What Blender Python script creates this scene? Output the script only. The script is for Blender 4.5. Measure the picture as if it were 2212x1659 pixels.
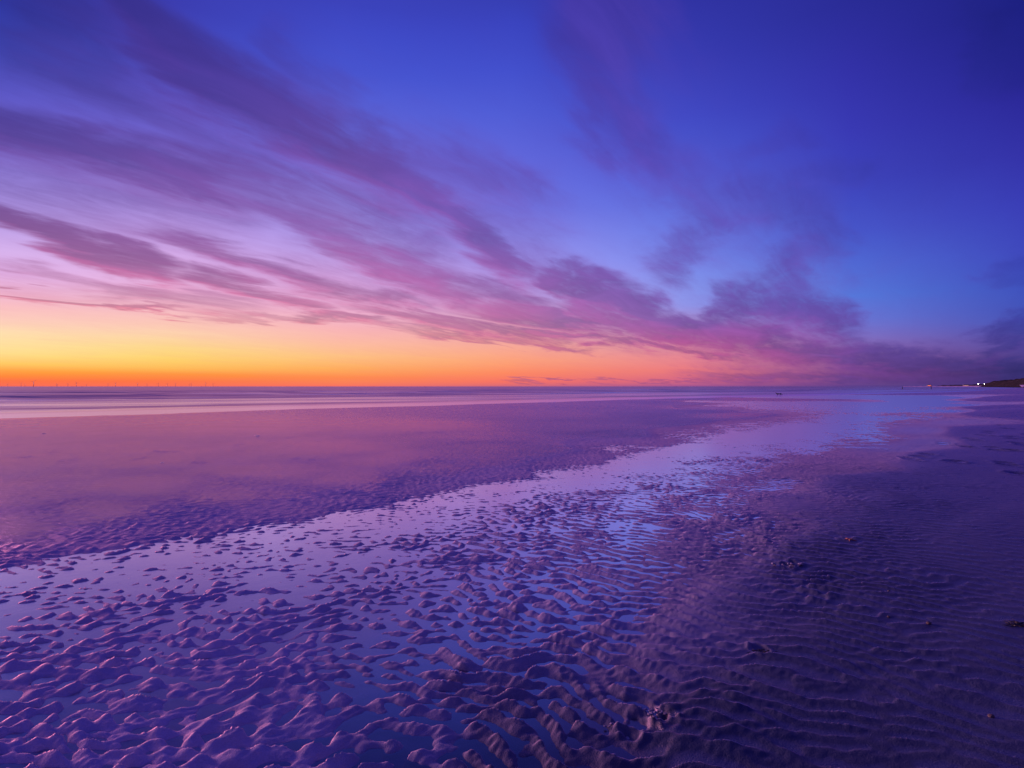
import bpy, bmesh, math, random
import numpy as np
from mathutils import Vector, Matrix

R = math.radians
scene = bpy.context.scene
for o in list(bpy.data.objects):
    bpy.data.objects.remove(o, do_unlink=True)
COL = scene.collection

# ------------------------------------------------------------------ camera
CAM_H = 1.3
FPX = 1229.0          # focal length in units of a 2212 px wide picture
CX, HY = 1106.0, 834.7
cam_d = bpy.data.cameras.new('camera')
cam_d.sensor_width = 36.0
cam_d.lens = 36.0 * FPX / 2212.0
cam_d.clip_start = 0.05
cam_d.clip_end = 200000.0
cam = bpy.data.objects.new('camera', cam_d)
COL.objects.link(cam)
cam.location = (0, 0, CAM_H)
cam.rotation_euler = (R(90) + math.atan((HY - 829.5) / FPX), 0, 0)
scene.camera = cam

# ------------------------------------------------------------------ exposure
scene.view_settings.view_transform = 'Standard'
scene.view_settings.look = 'None'
scene.view_settings.exposure = 0.0
scene.view_settings.gamma = 1.0
scene.view_settings.use_curve_mapping = False
scene.render.engine = 'CYCLES'
scene.cycles.max_bounces = 6
scene.cycles.transparent_max_bounces = 8
scene.cycles.caustics_reflective = False
scene.cycles.caustics_refractive = False
scene.cycles.sample_clamp_indirect = 6.0

# ------------------------------------------------------------------ sun glow
SUN_AZ, SUN_EL = -62.0, 5.0
sun_d = bpy.data.lights.new('sun', 'SUN')
sun_d.energy = 4.4
sun_d.angle = R(22)
sun_d.color = (1.0, 0.50, 0.70)
sun = bpy.data.objects.new('sun', sun_d)
COL.objects.link(sun)
sv = Vector((math.sin(R(SUN_AZ)) * math.cos(R(SUN_EL)), math.cos(R(SUN_AZ)) * math.cos(R(SUN_EL)), math.sin(R(SUN_EL))))
sun.rotation_euler = sv.to_track_quat('Z', 'Y').to_euler()


def lin(c):
    out = []
    for v in c[:3]:
        v = v / 255.0
        out.append(v / 12.92 if v <= 0.04045 else ((v + 0.055) / 1.055) ** 2.4)
    return (out[0], out[1], out[2], 1.0)


# ------------------------------------------------------------------ sky
def azel(px, py):
    X, Z = (px - CX) / FPX, (HY - py) / FPX
    return math.degrees(math.atan(X)), math.degrees(math.atan2(Z, math.hypot(1.0, X)))


class NT:
    """small helper for building node trees"""
    def __init__(self, tree):
        self.t = tree
    def n(self, typ, **kw):
        nd = self.t.nodes.new(typ)
        for k, v in kw.items():
            setattr(nd, k, v)
        return nd
    def l(self, a, b):
        self.t.links.new(a, b)
    def put(self, sock, v):
        if isinstance(v, bpy.types.NodeSocket):
            self.l(v, sock)
        elif v is not None:
            sock.default_value = v
    def m(self, op, a, b=None, c=None, clamp=False):
        nd = self.n('ShaderNodeMath', operation=op, use_clamp=clamp)
        for i, v in enumerate((a, b, c)):
            self.put(nd.inputs[i], v)
        return nd.outputs[0]
    def mr(self, v, a, b, c=0.0, d=1.0, smooth=False):
        nd = self.n('ShaderNodeMapRange', interpolation_type='SMOOTHSTEP' if smooth else 'LINEAR')
        self.put(nd.inputs[0], v)
        for i, q in enumerate((a, b, c, d)):
            self.put(nd.inputs[1 + i], q)
        return nd.outputs[0]
    def mix(self, f, a, b, blend='MIX'):
        nd = self.n('ShaderNodeMix', data_type='RGBA', blend_type=blend)
        self.put(nd.inputs[0], f)
        self.put(nd.inputs[6], a)
        self.put(nd.inputs[7], b)
        return nd.outputs[2]
    def ramp(self, fac, stops, interp='LINEAR'):
        nd = self.n('ShaderNodeValToRGB')
        cr = nd.color_ramp
        cr.interpolation = interp
        stops = sorted(stops, key=lambda s: s[0])
        while len(cr.elements) > 1:
            cr.elements.remove(cr.elements[-1])
        cr.elements[0].position = stops[0][0]
        cr.elements[0].color = stops[0][1]
        for p, c in stops[1:]:
            e = cr.elements.new(p)
            e.color = c
        self.put(nd.inputs[0], fac)
        return nd.outputs[0]
    def noise(self, vec, scale, detail=3.0, rough=0.5, dist=0.0, dim='3D', color=False):
        nd = self.n('ShaderNodeTexNoise', noise_dimensions=dim)
        if vec is not None:
            self.l(vec, nd.inputs['Vector'])
        nd.inputs['Scale'].default_value = scale
        nd.inputs['Detail'].default_value = detail
        nd.inputs['Roughness'].default_value = rough
        nd.inputs['Distortion'].default_value = dist
        return nd.outputs['Color' if color else 'Fac']


world = bpy.data.worlds.new('World')
scene.world = world
world.use_nodes = True
w = NT(world.node_tree)
world.node_tree.nodes.clear()

geo = w.n('ShaderNodeTexCoord')
sep = w.n('ShaderNodeSeparateXYZ')
w.l(geo.outputs['Generated'], sep.inputs[0])
dx, dy, dz = sep.outputs
az = w.m('MULTIPLY', w.m('ARCTAN2', dx, dy), 180 / math.pi)
el = w.m('MULTIPLY', w.m('ARCSINE', dz), 180 / math.pi)
elc = w.m('MAXIMUM', el, 0.0)
epos = w.m('POWER', w.m('DIVIDE', elc, 90.0), 0.5)


def pos_of(e):
    return max(0.0, min(1.0, (max(e, 0.0) / 90.0) ** 0.5))


ZENITH = (42, 41, 148)
SKY = {   # picture column -> [(row, colour)]  clear sky between the clouds
    0: [(834, (250, 108, 88)), (822, (255, 114, 66)), (812, (255, 138, 55)), (800, (255, 165, 65)), (785, (255, 205, 98)), (760, (255, 226, 145)),
        (720, (255, 226, 175)), (690, (253, 206, 190)), (660, (250, 192, 197)), (630, (240, 186, 216)), (590, (228, 182, 236)), (540, (216, 180, 240)),
        (480, (188, 160, 235)), (400, (162, 143, 232)), (300, (122, 108, 216)), (200, (95, 92, 208)), (100, (60, 72, 186)), (0, (44, 54, 162))],
    370: [(834, (250, 112, 92)), (823, (255, 118, 68)), (808, (255, 150, 60)), (795, (255, 190, 88)), (775, (255, 214, 110)), (750, (254, 218, 140)),
          (720, (254, 212, 175)), (690, (253, 200, 190)), (660, (248, 192, 206)), (620, (240, 187, 228)), (560, (220, 178, 238)), (480, (190, 158, 236)),
          (400, (158, 140, 230)), (300, (120, 110, 222)), (200, (95, 93, 212)), (100, (70, 75, 196)), (0, (58, 60, 178))],
    740: [(834, (248, 114, 100)), (815, (255, 140, 76)), (795, (255, 175, 95)), (770, (255, 195, 130)), (740, (254, 190, 165)), (710, (250, 182, 186)),
          (670, (240, 180, 212)), (620, (225, 176, 232)), (540, (188, 164, 240)), (450, (152, 144, 236)), (350, (118, 118, 228)), (250, (92, 102, 220)),
          (150, (70, 85, 210)), (60, (62, 74, 200)), (0, (58, 66, 188))],
    1106: [(834, (205, 105, 125)), (824, (250, 116, 100)), (805, (255, 138, 98)), (780, (255, 163, 120)), (750, (250, 170, 150)), (715, (240, 170, 178)),
           (680, (222, 170, 208)), (640, (198, 164, 232)), (560, (160, 152, 240)), (450, (115, 120, 230)), (350, (98, 105, 222)), (250, (80, 94, 216)),
           (150, (66, 80, 206)), (50, (58, 68, 192)), (0, (54, 62, 180))],
    1475: [(834, (160, 85, 145)), (820, (218, 106, 130)), (800, (238, 124, 126)), (770, (236, 140, 150)), (740, (222, 150, 172)), (700, (180, 152, 214)),
           (660, (146, 154, 238)), (620, (136, 156, 244)), (560, (120, 140, 240)), (480, (102, 122, 230)), (380, (82, 98, 218)), (250, (64, 74, 198)),
           (130, (54, 60, 180)), (0, (46, 50, 163))],
    1840: [(834, (95, 66, 140)), (810, (128, 78, 142)), (780, (150, 100, 165)), (740, (136, 112, 192)), (690, (105, 118, 214)), (640, (85, 120, 220)),
           (580, (80, 108, 215)), (500, (70, 86, 203)), (400, (61, 68, 190)), (280, (56, 56, 180)), (150, (50, 48, 167)), (0, (41, 42, 150))],
    2212: [(834, (56, 50, 115)), (805, (62, 54, 120)), (770, (84, 66, 142)), (730, (82, 76, 165)), (690, (68, 84, 184)), (620, (62, 82, 190)),
           (540, (62, 72, 190)), (440, (57, 61, 183)), (330, (51, 49, 168)), (200, (42, 38, 152)), (100, (34, 34, 140)), (0, (27, 30, 128))],
}
CLOUD = {  # colour of the cloud bodies
    0: [(834, (205, 112, 100)), (650, (196, 126, 150)), (590, (170, 100, 148)), (520, (132, 82, 142)), (470, (112, 76, 142)), (350, (96, 68, 150)),
        (250, (76, 60, 148)), (100, (52, 50, 142)), (0, (42, 40, 128))],
    740: [(834, (215, 105, 100)), (710, (190, 122, 142)), (670, (182, 116, 158)), (600, (160, 98, 160)), (500, (124, 88, 166)), (350, (104, 72, 158)),
          (200, (86, 62, 158)), (0, (64, 56, 160))],
    1475: [(834, (130, 75, 140)), (780, (172, 88, 132)), (740, (142, 76, 142)), (700, (122, 80, 160)), (640, (110, 76, 164)), (500, (98, 76, 174)),
           (300, (80, 68, 178)), (0, (70, 56, 164))],
    1840: [(834, (76, 58, 132)), (800, (96, 62, 136)), (740, (94, 68, 150)), (690, (98, 70, 160)), (640, (92, 74, 170)), (520, (74, 66, 166)), (400, (58, 60, 166)),
           (200, (46, 46, 156)), (0, (36, 40, 140))],
    2212: [(834, (46, 42, 104)), (800, (48, 44, 108)), (740, (62, 56, 140)), (600, (50, 60, 164)), (400, (42, 45, 150)), (200, (32, 36, 134)), (0, (25, 29, 118))],
}
# the sky behind the camera: dusk blue falling away from the glow
SKY_SIDE = [(0.0, (225, 112, 118)), (3.0, (250, 150, 125)), (8.0, (232, 166, 190)), (15.0, (180, 150, 225)), (30.0, (86, 88, 195)), (50, (50, 54, 155))]
SKY_BACK = [(0.0, (62, 52, 115)), (5.0, (84, 64, 138)), (15.0, (78, 66, 155)), (35.0, (52, 50, 148)), (60, (44, 43, 146))]


def stops_of(rows, col):
    st = []
    for row, c in rows:
        e = azel(col, row)[1]
        st.append((pos_of(e), lin(c)))
    return st


def grid_colour(table, side, back):
    cols = [(azel(c, 0)[0], stops_of(r, c) + [(1.0, lin(ZENITH))]) for c, r in sorted(table.items())]
    def gen(rows, k=1.0):
        return [(pos_of(e), lin([v * k for v in c])) for e, c in rows] + [(1.0, lin(ZENITH))]
    cols = [(-175.0, gen(back)), (-130.0, gen(back)), (-95.0, gen(side)), (-62.0, cols[0][1])] + cols + [(90.0, gen(back)), (175.0, gen(back))]
    res, prev = None, None
    for a, st in cols:
        c = w.ramp(epos, st)
        if res is None:
            res = c
        else:
            res = w.mix(w.mr(az, prev, a), res, c)
        prev = a
    return res


# cloud-layer coordinates: the view direction met with a high horizontal layer
den = w.m('ADD', w.m('MAXIMUM', dz, 0.0), 0.10)
comb = w.n('ShaderNodeCombineXYZ')
w.l(w.m('DIVIDE', dx, den), comb.inputs[0])
w.l(w.m('DIVIDE', dy, den), comb.inputs[1])
rotm = w.n('ShaderNodeMapping', vector_type='POINT')
w.l(comb.outputs[0], rotm.inputs['Vector'])
rotm.inputs['Rotation'].default_value = (0, 0, R(36.0))      # bands run towards azimuth 36 deg right
strm = w.n('ShaderNodeMapping', vector_type='POINT')
w.l(rotm.outputs[0], strm.inputs['Vector'])
strm.inputs['Scale'].default_value = (1.9, 0.85, 1.0)
layer = strm.outputs[0]
wn = w.noise(layer, 1.2, 5.0, 0.55, 0.2, '2D', color=True)
wsep = w.n('ShaderNodeSeparateXYZ')
w.l(wn, wsep.inputs[0])
# warp grows with elevation
wamp = w.mr(el, 0.0, 25.0, 0.22, 1.0)
azw = w.m('ADD', az, w.m('MULTIPLY', w.m('MULTIPLY', w.m('SUBTRACT', wsep.outputs[0], 0.5), 15.0), wamp))
elw = w.m('ADD', el, w.m('MULTIPLY', w.m('MULTIPLY', w.m('SUBTRACT', wsep.outputs[1], 0.5), 8.5), wamp))
pc = w.n('ShaderNodeCombineXYZ')
w.l(azw, pc.inputs[0])
w.l(elw, pc.inputs[1])
P = pc.outputs[0]

BANDS = [  # polyline in picture units, half width, weight
    ([(150, -60), (330, 90), (480, 170), (640, 245), (780, 350), (900, 410)], 78, 1.0),
    ([(760, 340), (880, 400), (960, 450), (1050, 515), (1150, 580)], 48, 1.0),
    ([(1150, 580), (1250, 622), (1330, 655), (1460, 690)], 36, 1.0),
    ([(560, 40), (640, 120), (800, 210)], 50, 0.55),
    ([(820, 330), (960, 375), (1080, 400), (1200, 430)], 42, 0.55),
    ([(-60, -20), (60, 20), (180, 60)], 55, 0.6),
    ([(-80, 255), (100, 290), (240, 330), (390, 375), (520, 420)], 56, 0.95),
    ([(100, 130), (300, 210), (430, 290), (600, 370)], 60, 0.6),
    ([(300, 300), (450, 340), (600, 410), (760, 460), (900, 520)], 58, 0.7),
    ([(340, 375), (560, 430), (700, 480), (830, 545), (1000, 595)], 34, 0.75),
    ([(-80, 440), (0, 462), (120, 505), (250, 550), (400, 596)], 27, 1.0),
    ([(400, 596), (520, 622), (620, 650), (720, 668)], 17, 0.95),
    ([(330, 502), (480, 545), (600, 585), (760, 630), (940, 655)], 22, 0.85),
    ([(680, 500), (850, 585), (1000, 630), (1180, 650)], 30, 0.85),
    ([(-80, 565), (120, 600), (250, 622), (420, 648), (560, 668)], 19, 0.62),
    ([(-80, 633), (0, 637), (200, 654), (400, 672)], 6, 0.95),
    ([(400, 672), (600, 689), (800, 705), (920, 717)], 6, 0.6),
    ([(620, 686), (740, 693), (840, 703)], 9, 0.85),
    ([(760, 660), (900, 690), (1050, 708), (1220, 735)], 13, 0.9),
    ([(880, 712), (1000, 718), (1150, 742), (1290, 755)], 7, 0.75),
    ([(1010, 662), (1120, 680), (1300, 700), (1440, 716), (1620, 735)], 21, 1.0),
    ([(1180, 640), (1330, 690), (1500, 730), (1640, 760)], 19, 0.9),
    ([(1120, 715), (1350, 735), (1500, 762), (1620, 780)], 10, 0.85),
    ([(1380, 690), (1560, 715), (1740, 748)], 27, 1.0),
    ([(1520, 690), (1660, 655), (1760, 672), (1860, 715)], 50, 0.92),
    ([(1600, 745), (1780, 765), (1960, 785), (2300, 812)], 31, 1.0),
    ([(1500, 810), (1800, 815), (2300, 822)], 14, 0.75),
    ([(1290, -40), (1310, 110), (1350, 250), (1440, 380)], 80, 0.8),
    ([(1420, 260), (1500, 400), (1520, 520)], 95, 0.55),
    ([(1500, 450), (1495, 540), (1440, 615)], 60, 0.66),
    ([(1540, 400), (1680, 440), (1760, 490), (1860, 530)], 72, 0.6),
    ([(1780, 500), (1720, 570), (1650, 660)], 75, 0.66),
    ([(1560, 350), (1640, 300), (1750, 280)], 30, 0.45),
    ([(1640, 400), (1800, 350), (1960, 320)], 32, 0.5),
    ([(2000, 60), (2060, 160), (2180, 160)], 60, 0.6),
    ([(2110, 770), (2180, 720), (2320, 670)], 30, 0.8),
    ([(2120, 600), (2260, 580)], 24, 0.5),
    ([(1090, 823), (1180, 821)], 2.5, 0.7),
    ([(1250, 823), (1400, 823), (1560, 822)], 2.6, 0.6),
    ([(1180, 820), (1240, 821)], 2.2, 0.9),
]
VEILS = [  # broad thin sheets between the bands
    ([(-100, 330), (250, 380), (560, 440)], 115, 0.55), ([(560, 400), (800, 480), (1020, 560)], 85, 0.58), ([(250, 130), (560, 270), (800, 420)], 120, 0.50), ([(-100, 20), (150, 90), (350, 200)], 120, 0.58), ([(760, 330), (1000, 430), (1250, 600)], 85, 0.48),
    ([(500, 560), (850, 620), (1150, 660)], 52, 0.45), ([(900, 420), (1100, 480), (1260, 560)], 60, 0.35), ([(-100, 590), (200, 628), (520, 668)], 30, 0.35),
    ([(1340, 120), (1420, 320), (1560, 450)], 120, 0.36), ([(1500, 400), (1700, 450), (1850, 480)], 110, 0.38), ([(1450, 560), (1560, 520), (1700, 520)], 70, 0.30),
    ([(1400, 560), (1480, 620), (1600, 640)], 50, 0.25), ([(1900, 320), (2080, 380)], 90, 0.25), ([(1250, 690), (1500, 740), (1750, 780)], 42, 0.5), ([(1900, 780), (2300, 790)], 34, 0.45),
]


def band_stops(pts, hw, wt, upright):
    """centre line, half width and weight of a band against azimuth (or against elevation for an upright one)"""
    q = np.array([azel(*p) for p in pts])
    prm, val = (q[:, 1], q[:, 0]) if upright else (q[:, 0], q[:, 1])
    order = np.argsort(prm)
    prm, val = prm[order], val[order]
    mids = np.array([p[1] for p in pts])[order]
    pxs = np.array([p[0] for p in pts])[order]
    n = max(5, min(9, 2 * len(pts) + 1))
    t = np.linspace(prm[0], prm[-1], n)
    v = np.interp(t, prm, val)
    v = np.convolve(np.concatenate([[2 * v[0] - v[1]], v, [2 * v[-1] - v[-2]]]), [0.22, 0.56, 0.22], 'valid')
    out = []
    L = prm[-1] - prm[0]
    for k, (a, b) in enumerate(zip(t, v)):
        py, px = np.interp(a, prm, mids), np.interp(a, prm, pxs)
        if upright:
            wd = abs(azel(px - hw, py)[0] - azel(px + hw, py)[0]) / 2
        else:
            wd = abs(azel(px, py - hw)[1] - azel(px, py + hw)[1]) / 2
        f = k / (n - 1)
        ends = min(1.0, 0.62 + min(f, 1 - f) * 3.0)
        out.append((a, b, wd * 2.15 * (0.72 + 0.28 * ends), wt * ends))
    pad = max(1.2, 0.16 * L)
    s0, s1 = (v[1] - v[0]) / (t[1] - t[0]), (v[-1] - v[-2]) / (t[-1] - t[-2])
    out = [(t[0] - pad, v[0] - s0 * pad, out[0][2] * 0.5, 0.0)] + out + [(t[-1] + pad, v[-1] + s1 * pad, out[-1][2] * 0.5, 0.0)]
    return out


def coverage():
    cov, und = None, None
    lanes = {False: [], True: []}
    for pts, hw, wt in BANDS + VEILS:
        q = [azel(*p) for p in pts]
        upright = abs(q[-1][1] - q[0][1]) > 1.2 * abs(q[-1][0] - q[0][0])
        st = band_stops(pts, hw, wt, upright)
        for lane in lanes[upright]:
            if len(lane) + len(st) <= 31 and (st[0][0] > lane[-1][0] + 0.3 or st[-1][0] < lane[0][0] - 0.3):
                lane.extend(st); lane.sort()
                break
        else:
            lanes[upright].append(list(st))
    for upright, ls in lanes.items():
        par, oth = (elw, azw) if upright else (azw, elw)
        pos = w.mr(par, -60.0, 60.0, 0.0, 1.0)
        for lane in ls:
            col = w.ramp(pos, [((a + 60.0) / 120.0, ((b + 60.0) / 120.0, wd / 20.0, wt, 1.0)) for a, b, wd, wt in lane])
            sp = w.n('ShaderNodeSeparateColor')
            w.l(col, sp.inputs[0])
            d = w.m('DIVIDE', w.m('SUBTRACT', oth, w.m('MULTIPLY_ADD', sp.outputs[0], 120.0, -60.0)), w.m('MULTIPLY_ADD', sp.outputs[1], 20.0, 0.05))
            s_ = w.m('MULTIPLY', w.mr(w.m('ABSOLUTE', d), 0.08, 1.0, 1.0, 0.0, True), sp.outputs[2])
            if cov is None:
                cov = s_
            else:
                nd = w.n('ShaderNodeMath', operation='SMOOTH_MAX')
                w.l(cov, nd.inputs[0]); w.l(s_, nd.inputs[1]); nd.inputs[2].default_value = 0.2
                cov = nd.outputs[0]
            if not upright:
                u_ = w.m('MULTIPLY', w.mr(d, -0.05, -0.55, 0.0, 1.0), s_)
                und = u_ if und is None else w.m('MAXIMUM', und, u_)
    return cov, und


cov, under = coverage()
under = w.mr(under, 0.05, 0.5, 0.0, 1.0, True)       # lower side of a band, lit from the horizon
# everywhere outside the view the same kind of thin streaks go on
outside = w.m('MULTIPLY', w.m('MAXIMUM', w.mr(w.m('ABSOLUTE', az), 44, 62, 0, 1, True), w.mr(el, 36, 50, 0, 1, True)), 0.33)
cov = w.m('MAXIMUM', cov, outside)
fb = w.noise(layer, 1.7, 7.0, 0.62, 0.5, '2D')
fb2 = w.noise(layer, 5.5, 5.0, 0.6, 0.8, '2D')
strm2 = w.n('ShaderNodeMapping', vector_type='POINT')
w.l(rotm.outputs[0], strm2.inputs['Vector'])
strm2.inputs['Rotation'].default_value = (0, 0, R(-7))
strm2.inputs['Scale'].default_value = (5.5, 0.9, 1.0)
fb3 = w.noise(strm2.outputs[0], 1.6, 6.0, 0.62, 0.6, '2D')
nn = w.m('ADD', w.m('MULTIPLY', w.m('SUBTRACT', fb3, 0.5), 0.55), w.m('ADD', w.m('MULTIPLY', w.m('SUBTRACT', fb, 0.5), 1.0), w.m('MULTIPLY', w.m('SUBTRACT', fb2, 0.5), 0.40)))
dens = w.mr(w.m('ADD', cov, w.m('MULTIPLY', nn, w.m('ADD', w.m('MULTIPLY', cov, 0.9), 0.15))), -0.03, 1.04, 0.0, 1.0, True)
base = grid_colour(SKY, SKY_SIDE, SKY_BACK)
cloud_side = [(0.0, (180, 92, 110)), (5.0, (172, 100, 140)), (15.0, (110, 78, 150)), (35.0, (60, 54, 140))]
cloud_back = [(0.0, (52, 44, 104)), (15.0, (60, 50, 125)), (40.0, (42, 40, 128))]
body = grid_colour(CLOUD, cloud_side, cloud_back)
# thin cloud edges catch the glow: warmer
edge_f = w.m('MULTIPLY', w.mr(dens, 0.15, 0.75, 1.0, 0.0, True), w.mr(el, 3.0, 28.0, 0.30, 0.10))
body = w.mix(1.0, body, w.ramp(fb, [(0.25, (0.80, 0.80, 0.84, 1)), (0.75, (1.2, 1.2, 1.16, 1))]), 'MULTIPLY')
edge_f = w.m('MAXIMUM', edge_f, w.m('MULTIPLY', under, w.mr(el, 4.0, 30.0, 0.48, 0.20)))
edge = w.mix(edge_f, body, w.mix(1.0, body, (1.9, 1.08, 1.12, 1), 'MULTIPLY'))
skycol = w.mix(w.m('MULTIPLY', dens, 0.93), base, edge)
# physical twilight sky, faint, under the painted colours of this evening
nish = w.n('ShaderNodeTexSky', sky_type='NISHITA', sun_disc=False)
nish.sun_elevation = R(0.5)
nish.sun_rotation = R(SUN_AZ)
skycol = w.mix(1.0, skycol, w.mix(1.0, nish.outputs[0], (0.004, 0.004, 0.004, 1), 'MULTIPLY'), 'ADD')
bg = w.n('ShaderNodeBackground')
w.l(skycol, bg.inputs[0])
bg.inputs[1].default_value = 1.0
wo = w.n('ShaderNodeOutputWorld')
w.l(bg.outputs[0], wo.inputs[0])
world.cycles.sampling_method = 'MANUAL'
world.cycles.sample_map_resolution = 1024


# ------------------------------------------------------------------ helpers
def tag(o, label=None, cat=None, group=None, kind=None):
    if label: o['label'] = label
    if cat: o['category'] = cat
    if group: o['group'] = group
    if kind: o['kind'] = kind
    return o


def link(name, me, parent=None, loc=None):
    o = bpy.data.objects.new(name, me)
    COL.objects.link(o)
    if parent: o.parent = parent
    if loc is not None: o.location = loc
    return o


def empty(name, loc=(0, 0, 0), rz=0.0):
    o = bpy.data.objects.new(name, None)
    COL.objects.link(o)
    o.location = loc
    o.rotation_euler = (0, 0, rz)
    o.empty_display_size = 0.1
    return o


def mesh_np(name, co, quads, mat, smooth=True):
    me = bpy.data.meshes.new(name)
    nv, nf = len(co), len(quads)
    me.vertices.add(nv)
    me.vertices.foreach_set('co', np.ascontiguousarray(co, dtype=np.float32).ravel())
    me.loops.add(nf * 4)
    me.loops.foreach_set('vertex_index', np.ascontiguousarray(quads, dtype=np.int32).ravel())
    me.polygons.add(nf)
    me.polygons.foreach_set('loop_start', np.arange(0, nf * 4, 4, dtype=np.int32))
    me.polygons.foreach_set('loop_total', np.full(nf, 4, dtype=np.int32))
    me.polygons.foreach_set('use_smooth', np.full(nf, smooth, dtype=bool))
    me.update(calc_edges=True)
    if me.polygons[nf // 2].normal.z < 0:
        me.flip_normals()
    me.materials.append(mat)
    return me


def attr(me, name, vals):
    a = me.attributes.new(name, 'FLOAT', 'POINT')
    a.data.foreach_set('value', np.ascontiguousarray(vals, dtype=np.float32))


def new_mat(name):
    m = bpy.data.materials.new(name)
    m.use_nodes = True
    m.node_tree.nodes.clear()
    t = NT(m.node_tree)
    out = t.n('ShaderNodeOutputMaterial')
    return m, t, out


def simple_mat(name, col, rough=0.7, var=0.25, scale=8.0, bump=0.0, emit=None, estr=0.0, spec=0.3):
    m, t, out = new_mat(name)
    b = t.n('ShaderNodeBsdfPrincipled')
    tc = t.n('ShaderNodeTexCoord')
    nz = t.noise(tc.outputs['Object'], scale, 4.0, 0.6)
    c0 = tuple(v * (1 - var) for v in col) + (1,)
    c1 = tuple(min(1, v * (1 + var)) for v in col) + (1,)
    t.l(t.ramp(nz, [(0.3, c0), (0.7, c1)]), b.inputs['Base Color'])
    b.inputs['Roughness'].default_value = rough
    b.inputs['Specular IOR Level'].default_value = spec
    if bump:
        bm_ = t.n('ShaderNodeBump')
        bm_.inputs['Strength'].default_value = bump
        bm_.inputs['Distance'].default_value = 0.01
        t.l(nz, bm_.inputs['Height'])
        t.l(bm_.outputs[0], b.inputs['Normal'])
    if emit:
        b.inputs['Emission Color'].default_value = emit + (1,)
        b.inputs['Emission Strength'].default_value = estr
    t.l(b.outputs[0], out.inputs[0])
    return m


def ground(px, py):
    """picture point on the level beach -> plan position"""
    d = CAM_H * FPX / max(py - HY, 0.01)
    return (d * (px - CX) / FPX, d)


def waves(x, y, lam, mean, spread, n, seed, kspread=0.14):
    rng = np.random.RandomState(seed)
    out = np.zeros_like(x)
    for _ in range(n):
        a = rng.normal(mean, spread)
        k = 2 * np.pi / lam * (1 + kspread * rng.normal())
        ph = rng.uniform(0, 2 * np.pi)
        out += np.cos((k * math.sin(a)) * x + (k * math.cos(a)) * y + np.float32(ph))
    return out / math.sqrt(n / 2)


def vnoise(x, y, scale, seed, n=14):
    """smooth random field, about -1..1"""
    rng = np.random.RandomState(seed)
    out = np.zeros_like(x)
    for _ in range(n):
        a = rng.uniform(0, 2 * np.pi)
        k = 2 * np.pi / scale * rng.uniform(0.45, 1.4)
        out += np.cos(k * math.cos(a) * x + k * math.sin(a) * y + np.float32(rng.uniform(0, 6.283)))
    return out / math.sqrt(n / 2) * 0.7


def sstep(a, b, v):
    t = np.clip((v - a) / (b - a), 0, 1)
    return t * t * (3 - 2 * t)


# ------------------------------------------------------------------ shoreline
SHORE = [ground(*p) for p in [(-1600, 960), (-600, 925), (0, 904.5), (600, 885.5), (1106, 871), (1400, 862), (1600, 857.6), (1750, 854.6), (1850, 851.6), (2000, 848.3), (2100, 846.0)]]
SHORE = SHORE + [(SHORE[-1][0] + 220, SHORE[-1][1] + 210), (900, 1050), (1500, 1900), (2500, 4000)]
SH = np.array(SHORE, dtype=np.float32)


def offshore(x, y):
    """signed distance to the waterline, positive out at sea"""
    best = np.full(x.shape, 1e9, np.float32)
    sgn = np.ones_like(best)
    for (ax, ay), (bx, by) in zip(SH, SH[1:]):
        ex, ey = bx - ax, by - ay
        t = np.clip(((x - ax) * ex + (y - ay) * ey) / (ex * ex + ey * ey), 0, 1)
        qx, qy = x - (ax + t * ex), y - (ay + t * ey)
        d = np.hypot(qx, qy)
        s = np.sign(ex * qy - ey * qx)
        upd = d < best
        best = np.where(upd, d, best)
        sgn = np.where(upd, s, sgn)
    return best * sgn


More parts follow.
